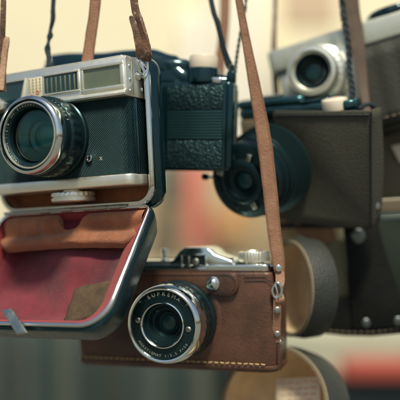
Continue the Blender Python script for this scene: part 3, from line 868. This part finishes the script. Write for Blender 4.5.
for (a, ln_) in ((172, .12), (150, .06)):
    t = R(a); d_ = Vector((math.cos(t), 0, math.sin(t)))
    p0 = lc4 + d_ * .34 + hub * (hf - .04); p1 = lc4 + d_ * (.36 + ln_) + hub * (hf - .01)
    lv = obj('shutter_lever', tube([p0, (p0 + p1) / 2, p1], .014), 'dullmetal', l4)
    if a == 172: obj('lever_tip', lathe([(.02, -.03), (.035, -.02), (.035, .03), (.02, .04)], p1, d_, 20), 'blackgloss', lv)

# ============================================================ 5. silver camera, upper right
loc5 = P(362, 128, .95); rot5 = (0, -13, -22)
F5 = Fr(loc5, rot5)
cam5 = thing('compact_camera', 'out-of-focus silver camera with a white-rimmed lens and tilted top plate at the upper right', 'camera', loc5, rot5)
def l5(px, py, c=0): v = F5.L(px, py, c); return v.x, v.z
xl5 = l5(279, 85)[0]; zt5 = l5(330, 57)[1]; zq = l5(330, 33)[1]
obj('body', prism(rrect(xl5, 1.05, 0, .55, .08, 5), .1, zt5 - .0, 'z', .02), 'silver', cam5)
obj('top_plate', prism(rrect(xl5 - .07, 1.1, -.05, .58, .10, 5), zt5, zq, 'z', .03, seg=3), 'silver', cam5)
obj('painted_shadow_strip', prism(rrect(xl5 - .03, 1.0, -.012, .5, .08, 5), zt5 - .035, zt5 - .002, 'z', .0), 'windark', cam5)  # solid dark strip standing in for the shade under the top plate
obj('lens_mount', lathe([(.44, -.01), (.45, .05), (.43, .09), (.38, .10)], (l5(328, 84)[0], 0, l5(328, 84)[1]), (0, -1, 0), 64), 'silverlens', cam5)
lc5 = Vector((l5(323, 78)[0], 0, l5(323, 78)[1]))
lathe = lambda prof, o=(0, 0, 0), *a, **k: _lat([(x * .88, h) for x, h in prof], o, *a, **k)
l_5 = obj('lens', lathe([(.40, .08), (.40, .16), (.36, .18), (.35, .30), (.30, .32), (.30, .44), (.312, .45), (.312, .53), (.30, .55), (.255, .56), (.24, .545)], lc5, hub, 96, knurl=(4, 5, .008, 2), caps=False), 'silverlens', cam5)
obj('name_ring', lathe([(.242, .545), (.232, .525), (.215, .515)], lc5, hub, 64, caps=False), 'silver', l_5)
obj('inner_ring', lathe([(.22, .52), (.20, .48), (.17, .45), (.15, .43)], lc5, hub, 64, caps=False), 'blacklens', l_5)
obj('front_glass', disc_lens_glass(lc5 + hub * .43, .12, .03), 'pupil', l_5)
lathe = _lat
kx = l5(392, 20)[0]
obj('winding_knob', lathe([(.16, 0), (.30, .02), (.30, .07), (.28, .09), (0, .09)], (kx, .25, zq), (0, 0, 1), 60, knurl=(1, 2, .01, 2), caps=False), 'blackgloss', cam5)
0 and obj('finder_block', box((xl5 + .55, .05, zq), (xl5 + .85, .45, zq + .05), .015), 'silver', cam5)
case5 = thing('camera_case', 'dark leather half case around the right end of the out-of-focus silver camera', 'camera case', loc5, rot5)
xa5 = l5(362, 90)[0]; zb5 = l5(380, 122)[1]
b = bmesh.new(); g = []
for i in range(31):
    x = xa5 + (1.2 - xa5) * i / 30
    g.append([b.verts.new((x, -.05 - .007 * math.sin(i * .9) - .003 * math.sin(i * 2.9), zb5 - .06 + (zt5 + .03 - zb5) * j / 6)) for j in range(7)])
for i in range(30):
    for j in range(6): b.faces.new((g[i][j], g[i + 1][j], g[i + 1][j + 1], g[i][j + 1]))
o = obj('front_panel', b, 'greycase', case5, 80); sm = o.modifiers.new('thick', 'SOLIDIFY'); sm.thickness = .03; sm.offset = 1
obj('base', box((xa5, -.03, zb5 - .10), (1.22, .6, zb5 - .05), .02), 'greycase', case5)
obj('stitching', dashes([(xa5 + .03, -.085, zb5 + .02), (1.15, -.085, zb5 + .02)], .045, .03, .008), 'palethread', case5)

# ============================================================ 6. lens noses of opened cases (round leather cups) on the right
def cup(name, label, c, nrm, r, dep, outer='darkleather', lin='tan', bulge=.03):
    z = Vector(nrm).normalized(); rot = Vector((0, -1, 0)).rotation_difference(z).to_euler()
    o = bpy.data.objects.new(name, None); C.objects.link(o); o.location = c; o.rotation_euler = rot; o.empty_display_size = .1
    tag(o, label, 'lens cup')
    obj('leather_wall', lathe([(r - .035, 0), (r - .005, -.006), (r, .01), (r + bulge, -dep * .5), (r + bulge * .6, -dep), (r - .08, -dep - .06), (0, -dep - .07)], (0, 0, 0), (0, -1, 0), 96, caps=False), outer, o)
    obj('rim_edge', lathe([(r + .004, -.02), (r + .008, .004), (r - .012, .014), (r - .038, .008), (r - .042, -.02)], (0, 0, 0), (0, -1, 0), 96, caps=False), 'tanedge', o)
    obj('lining', lathe([(r - .040, -.005), (r - .045, -dep * .6), (r - .06, -dep + .02), (r - .10, -dep + .005), (0, -dep)], (0, 0, 0), (0, -1, 0), 96, caps=False), lin, o)
    return o
cup('lens_cup', 'round black leather cup with tan inside, hanging right of the brown strap', P(289, 288, .75), (-.93, -.37, .02), .52, .30)
cp = cup('lens_cup', 'tan-lined black leather cup at the bottom edge, a paper note stuck inside it', P(272, 408, .50), (-.58, -.78, .28), .66, .50)
bm = box((-.12, -.02, .0), (.42, -.012, .34), .002, bmesh.new(), Matrix.Translation((0, .32, 0)) @ Matrix.Rotation(R(-5), 4, 'Y'))
# paper note with red handwriting, stuck to the lining
nt = obj('paper_note', bm, 'label', cp)
bm = bmesh.new(); rr = random.Random(11)
for r_ in range(4):
    x = -.06; z = .29 - r_ * .065
    while x < .34:
        w = rr.uniform(.04, .09)
        pts = [(x + w * t / 7, -.0225, z + rr.uniform(-.011, .014)) for t in range(8)]
        tube(catmull(pts, 3), .0028, False, bm, 5)
        x += w + .022
mt = Matrix.Translation((0, .32, 0)) @ Matrix.Rotation(R(-5), 4, 'Y')
bm.transform(mt); obj('handwriting', bm, 'redink', nt)

# ---- black riveted case hanging at the right
loc7 = P(400, 330, .9)
F7 = Fr(loc7, (0, 0, -8))
case7 = thing('camera_case', 'black leather case front with a riveted strap and pale lining at the right edge', 'camera case', loc7, (0, 0, -8))
def f7(pts, c=0): return [(lambda v: (v.x, v.z))(F7.L(px, py, c)) for px, py in pts]
obj('strap_panel', prism(f7([(341, 214), (376, 214), (383, 245), (394, 278), (404, 304), (406, 326), (352, 328), (350, 290), (346, 250)]), -.06, -.03, 'y', .01), 'blackstrap', case7)
obj('lower_band', prism(f7([(312, 299), (330, 298), (352, 297), (380, 296), (425, 294), (428, 330), (400, 333.5), (372, 336), (345, 335.5), (322, 333), (306, 327), (306, 308)]), -.028, .02, 'y', .02, seg=3), 'blackstrap', case7)
obj('stitching', dashes([(p[0], -.034, p[1]) for p in f7([(312, 328), (330, 330.8), (350, 332), (375, 331.8), (398, 329), (424, 326)], -.03)], .035, .03, .006), 'palethread', case7)
obj('back_panel', prism(f7([(322, 222), (425, 218), (426, 300), (320, 302)], .3), .30, .34, 'y', .02), 'darkgreen', case7)
obj('lining_strip', prism(f7([(322, 225), (343, 225), (349, 296), (330, 298)], .1), .10, .13, 'y', .01), 'palelining', case7)
for px, py, r_ in ((358, 236, .085), (366, 323, .05), (398, 321, .05)):
    p = f7([(px, py)], -.06)[0]; rivet('rivet', case7, (p[0], -.058, p[1]), r_, 'rivetdark', h=r_ * .3)
# ---- olive leather case at right edge
loc8 = P(383, 212, 1.2); F8 = Fr(loc8, (0, 0, -12))
case8 = thing('camera_case', 'pale olive leather case with a tan lower band, cut off by the right edge', 'camera case', loc8, (0, 0, -12))
def f8(pts, c=0): return [(lambda v: (v.x, v.z))(F8.L(px, py, c)) for px, py in pts]
obj('case_shell', prism(f8([(372, 134), (386, 134), (430, 120), (430, 196), (372, 199)]), 0, .4, 'y', .03, seg=3), 'olive', case8)
obj('lower_band', prism(f8([(371, 200.5), (430, 197.5), (430, 210), (371, 213)]), -.03, .4, 'y', .02), 'tanedge', case8)
obj('stitching', dashes([(p[0], -.012, p[1]) for p in f8([(375, 192), (428, 189)])], .05, .03, .006), 'palethread', case8)
pp = f8([(391, 146), (430, 138), (430, 160), (400, 163)], -.04)
tag(obj('paper_tag', prism([(x, z) for x, z in pp], -.05, -.035, 'y', .003), 'label', case8), 'cream paper tag')
c = f8([(382, 172)], 0)[0]
# small brown strap ends above the first cup
for nm, lb, poly, m, y in (('strap_end', 'short brown leather strap end above the round leather cup', [(293, 214), (330, 214), (336, 240), (322, 244), (296, 234)], 'brownstrap', 1.05),
                           ('leather_pouch', 'pale leather pouch with a grey edge behind the strap, above the round cup', [(272, 214), (296, 214), (299, 240), (280, 246), (270, 244)], 'tan', 1.25)):
    c0 = P(poly[0][0], poly[0][1], y)
    b = prism([((P(*p, y) - c0).x, (P(*p, y) - c0).z) for p in poly], -.02, .05, 'y', .015)
    o = obj(nm, b, m); o.location = c0; tag(o, lb, 'strap' if 'strap' in nm else 'pouch')

# ============================================================ 7. straps and cords (all hang from above the frame)
T = -90
strap('neck_strap', 'thin reddish leather strap at the left edge ending in a rounded tip', [(6, T, -.5, 5, 10), (3.5, 0, -.5, 5, 15), (2.5, 40, -.5, 5, 25), (3, 76, -.45, 6, 10), (3, 92, -.45, 6, 0)], 'twist', jit=.1)
strap('strap_tip', 'worn rounded leather strap end beside the thin strap at the left edge', [(7.5, 37, -.52, 3.5, 0), (6.5, 42, -.52, 6, 0), (5, 52, -.51, 6, 10), (2.5, 75, -.5, 6, 5), (1, 90, -.5, 6, 0)], 'palestrap', jit=.12)
strap('neck_strap', 'broad matte brown strap hanging down behind the silver camera top', [(101, T, .15, 11, 0), (95.5, 0, .15, 11, 0), (91, 35, .15, 11, 0), (87.5, 62, .15, 11.5, 0), (86, 90, .15, 11.5, 0)], 'brownstrap', jit=.05)
lg = F1.W((.085, .17, 1.27))
yy = lg.y
strap('neck_strap', 'worn brown strap looped through the ring on the end of the silver camera', [(128, T, yy, 7, 10), (134, 0, yy, 7.5, 20), (140, 22, yy - .03, 8, 50), (145, 42, yy - .05, 9, 25), (146.5, 55, yy - .05, 11, 0), (146, 60, yy, 9, 0)], 'twist', jit=.12, th=.035)
strap('strap_tip', 'loose cut end of worn strap lying against the looped strap of the silver camera', [(131, 16, yy - .10, 3, 0), (132, 20, yy - .10, 5, 10), (136, 32, yy - .12, 6.5, 20), (139, 46, yy - .12, 8, 10), (141, 58, yy - .08, 9, 0)], 'twist', jit=.1)
strap('neck_strap', 'thin black strap with a knot, left of the broad brown strap', [(60, T, .35, 4, 0), (53.5, 0, .35, 4, 10), (53, 18, .35, 4.4, 20), (50.5, 30, .35, 3, 60), (50, 36, .33, 6, 30), (48.5, 42, .31, 3, 70), (47.5, 49, .3, 6, 20), (48.5, 57, .29, 4, 0), (48, 66, .29, 4, 0)], 'cord', jit=.2)
strap('neck_strap', 'narrow black strap running down to the right end of the black camera', [(196, T, .4, 5, 0), (211, 0, .4, 5, 0), (218, 25, .4, 5, 20), (224, 50, .4, 5.5, 30), (229, 64, .4, 7, 10), (233, 74, .4, 6, 0)], 'cord', jit=.12)
strap('neck_strap', 'out-of-focus brown strap directly behind the narrow black strap', [(224, T, 1.4, 10, 0), (225, 0, 1.4, 10, 0), (223, 40, 1.4, 10, 0), (219, 72, 1.4, 11, 0), (218, 110, 1.4, 11, 0)], 'brownstrap')
strap('neck_strap', 'long tan strap crossing in front down to the brown half case', [(224, T, .12, 6.5, 0), (239, 0, .12, 7.5, 10), (247, 45, .12, 9, 0), (255, 88, .12, 12, 0), (264, 140, .12, 14.5, 0), (270, 190, .10, 14.5, 0), (274, 230, .08, 13.5, 0), (278, 258, .06, 13, 0), (279.5, 272, .05, 10, 0)], 'brownstrap', jit=.04, sub=22)
twisted_cord('carrying_cord', 'thin flecked cord hanging down to the black camera, behind the long tan strap', [(252, T, .5), (246, 0, .5), (241, 30, .5), (237, 55, .5), (235, 74, .48)], 'speck', .011, 1.2)
strap('neck_strap', 'blurred thin tan strap beside the left end of the silver camera at upper right', [(276, T, 1.5, 3.5, 0), (275, 0, 1.5, 4, 0), (274, 40, 1.5, 5, 10), (274, 60, 1.5, 6.5, 0), (276, 90, 1.5, 6, 0), (277, 120, 1.5, 6, 0)], 'twist', jit=.1)
twisted_cord('carrying_cord', 'braided blue-black cord ending in a knot on the grey-brown case', [(334, T, .75), (342, 0, .75), (344, 20, .72), (348, 45, .68), (349, 70, .65), (352, 92, .60), (350, 106, .56), (357, 109, .52), (368, 104, .52), (375, 108, .54)], 'cord', .021, 1.0)
strap('neck_strap', 'dark brown strap tapering down beside the braided blue cord', [(345, T, .9, 20, 0), (349, 0, .9, 20, 0), (355, 30, .88, 16, 10), (360, 60, .82, 12, 20), (364, 90, .75, 9, 10), (367, 112, .68, 8, 0)], 'greybrown', jit=.05)
# buckle joining the long tan strap to the brown half case
q0 = P(278, 268, .04)
bk_ = thing('strap_buckle', 'small metal buckle and leather keeper joining the tan strap to the brown case', 'buckle', q0)
def rel(px, py, y): return P(px, py, y) - q0
rivet('rivet', bk_, rel(278.5, 268, .02) + Vector((0, -.01, 0)), .034, 'chrome')
obj('buckle_ring', tube(catmull([rel(*p) for p in ((274, 285, -.01), (278, 283, -.03), (281.5, 288, -.03), (280, 296, -.01), (275, 297, .0), (272.5, 291, .0))], 6, True), .016, True), 'chrome', bk_)
obj('prong', tube([rel(275.5, 285, -.03), rel(277, 291, -.045), rel(278.5, 297, -.03)], .010), 'chrome', bk_)
def band(pts, th=.04):
    q = catmull(pts, 6); return sweep([rel(a[0], a[1], a[2]) for a in q], [(-.5, -th / 2), (.5, -th / 2), (.5, th / 2), (-.5, th / 2)], False, Vector((1, 0, 0)), None, None, [(a[3] / 100, 1) for a in q])
obj('keeper', band([(279.5, 270, .06, 9), (280, 281, .02, 9), (279, 287, .0, 8), (279, 294, .03, 8), (280, 300, .0, 9), (281, 304, .03, 7)]), 'brownstrap', bk_)
obj('end_tab', band([(277, 297, .02, 7), (277, 310, .03, 8), (276.5, 325, .06, 8), (276, 342, .08, 8)]), 'brownstrap', bk_)
rivet('rivet', bk_, rel(277.5, 310, -.005), .032, 'dullmetal'); rivet('rivet', bk_, rel(277.5, 334, .04), .030, 'dullmetal')

# ============================================================ 8. background (far out of focus)
M['wall'] = mat('cream_plaster', (.84, .78, .57), .9, 0, ('noise', 3, .3), var=(.12, (.90, .85, .64), .9))
M['ground'] = mat('pavement', (.16, .15, .13), .9, 0, ('noise', 3, .3), var=(.4, (.10, .10, .09), .8))
def slab(name, label, cat, px0, py0, px1, py1, y, dep, m, bev=.1, group=None, kind=None):
    a = P(px0, py1, y); c = P(px1, py0, y)
    o = obj(name, box((-(c.x - a.x) / 2, 0, 0), ((c.x - a.x) / 2, dep, c.z - a.z), bev, seg=3), m)
    o.location = ((a.x + c.x) / 2, y, a.z); return tag(o, label, cat, group, kind)
gz = P(0, 475, 26).z
g_ = obj('ground', box((-300, -200, -.2), (300, 400, 0), 0), 'ground'); g_.location = (0, 0, gz); tag(g_, kind='structure')
a = P(-700, -160, 34); c = P(1100, 480, 34)
w_ = obj('plaster_wall', box((a.x, 0, 0), (c.x, 1, a.z - gz), .05), 'wall'); w_.location = (0, 34, gz)
tag(w_, 'sunlit cream plaster wall blurred behind the hanging cameras', 'wall')
cm = {}
def colm(n_, c, c2=None):
    cm[n_] = mat(n_, c, .8, 0, ('noise', 2, .3), var=(.5, c2 or tuple(q * .7 for q in c), .8)); return cm[n_]
colm('white_paint', (.93, .90, .78), (.90, .87, .75)); colm('peach_cloth', (.88, .68, .48)); colm('tan_board', (.52, .42, .26)); colm('red_cloth', (.46, .085, .06))
colm('grey_board', (.11, .125, .10)); colm('teal_dark', (.03, .052, .050)); colm('brown_dark', (.045, .055, .045)); colm('pale_board', (.50, .50, .38)); colm('pale_glass', (.085, .11, .10)); colm('orange_box', (.58, .34, .15)); colm('grey_teal', (.05, .075, .07)); colm('coral', (.62, .17, .13))
slab('door_panel', 'bright white painted panel on the cream wall above the white button', 'panel', 181, 12, 205, 175, 33, .8, cm['white_paint'])
slab('door_panel', 'tall white painted panel behind the long tan strap', 'panel', 207, -60, 272, 175, 33.2, .7, cm['white_paint'])
slab('hanging_cloth', 'peach coloured cloth hanging at the top, left of the braided cord', 'cloth', 284, -60, 336, 26, 30, .5, cm['peach_cloth'])
slab('wooden_board', 'wide tan wooden board in the gap above the brown case', 'board', 120, 168, 305, 262, 28, 1, cm['tan_board'])
slab('wooden_crate', 'grey-green crate high in the gap, left of the tall coral cloth', 'crate', 160, 160, 180, 205, 26, 1, cm['grey_board'])
slab('hanging_cloth', 'tall coral red cloth hanging in the gap above the finder of the small camera', 'cloth', 184, 160, 203, 250, 25, .5, cm['coral'])
slab('hanging_cloth', 'small coral red cloth low in the gap, right of the taller one', 'cloth', 208, 212, 222, 250, 25.5, .5, cm['coral'])
slab('cardboard_box', 'orange cardboard box behind the lens with the metal lever', 'box', 216, 205, 252, 240, 25, 2, cm['orange_box'])
slab('wooden_board', 'grey-green board across the lower left, under the open case', 'board', -60, 290, 260, 470, 30, 1, cm['grey_teal'])
# row of dark bottles low at the left
def bottle(px, top, bot, wpx, y, m, label):
    c0 = P(px, bot, y); s = (D + y) / D / 100; r = wpx / 2 * s; h = (bot - top) * s
    o = obj('glass_bottle', lathe([(r * .9, 0), (r, .1), (r, h * .62), (r * .85, h * .70), (r * .35, h * .80), (r * .32, h * .96), (r * .38, h * .965), (r * .38, h), (0, h)], (0, 0, 0), (0, 0, 1), 32), m)
    o.location = c0; tag(o, label, 'bottle', 'bottles low behind the cameras')
bl = [(10, 348, 20, 'brown_dark', 'wide brown'), (27, 325, 12, 'pale_glass', 'slim pale'), (46, 350, 20, 'teal_dark', 'wide dark teal'), (66, 330, 14, 'grey_board', 'slim grey-green'),
      (90, 345, 24, 'teal_dark', 'widest dark teal'), (112, 352, 16, 'brown_dark', 'narrow brown'), (133, 372, 18, 'teal_dark', 'short dark teal'), (155, 378, 16, 'pale_glass', 'short pale'), (178, 374, 20, 'teal_dark', 'short broad dark'), (202, 380, 16, 'grey_board', 'short grey-green')]
wh = ['leftmost at the lower left', 'second from the left', 'third from the left', 'fourth from the left', 'fifth from the left', 'sixth from the left', 'under the left end of the brown case', 'under the middle of the brown case', 'under the round lens', 'next to the tan-lined cup']
for (px, top, wpx, m, nm), w in zip(bl, wh):
    bottle(px, top - 60, 470, wpx, 24 + random.uniform(-1, 1), cm[m], nm + ' bottle, blurred, ' + w)
slab('painted_board', 'pale painted board running across the lower right', 'board', 262, 328, 470, 360, 22, 1, cm['pale_board'])
slab('painted_board', 'bright red board below the pale one at the lower right', 'board', 342, 361.5, 470, 379, 21.6, 1, cm['red_cloth'])
slab('wooden_board', 'dark teal board at the bottom right corner', 'board', 262, 381, 470, 470, 22.4, 1, cm['teal_dark'])
slab('storage_box', 'dark green box behind the black riveted case', 'box', 296, 205, 460, 318, 24, 2, cm['teal_dark'])

# ============================================================ light, sky, camera
w = bpy.data.worlds.new('World'); S.world = w; w.use_nodes = True
n = w.node_tree.nodes; l = w.node_tree.links
sky = n.new('ShaderNodeTexSky'); sky.sky_type = 'NISHITA'; sky.sun_disc = False
EL, AZ = R(62), R(170)     # azimuth measured from +Y clockwise
sky.sun_elevation = EL; sky.sun_rotation = AZ; sky.air_density = 1.3; sky.dust_density = 3; sky.ozone_density = 1
l.new(sky.outputs[0], n['Background'].inputs[0]); n['Background'].inputs[1].default_value = .075
sun = bpy.data.lights.new('sun', 'SUN'); sun.energy = 3.8; sun.angle = R(9); sun.color = (1, .92, .72)
so = bpy.data.objects.new('sun', sun); C.objects.link(so)
dv = Vector((math.sin(AZ) * math.cos(EL), math.cos(AZ) * math.cos(EL), math.sin(EL)))
so.rotation_euler = (-dv).to_track_quat('-Z', 'Y').to_euler(); so.location = dv * 30

cd = bpy.data.cameras.new('camera'); co = bpy.data.objects.new('camera', cd); C.objects.link(co)
co.location = CAM; co.rotation_euler = (R(90), 0, 0)
cd.sensor_width = 36; cd.lens = 36 * D / 4; cd.clip_end = 1000; cd.clip_start = .05
cd.dof.use_dof = True; cd.dof.focus_distance = 7.75; cd.dof.aperture_blades = 0
cd.dof.aperture_fstop = (cd.lens / 1000) / .37
S.camera = co
S.view_settings.view_transform = 'Standard'; S.view_settings.look = 'None'; S.view_settings.gamma = 1
S.view_settings.exposure = .2
S.render.resolution_x = 1024; S.render.resolution_y = 1024
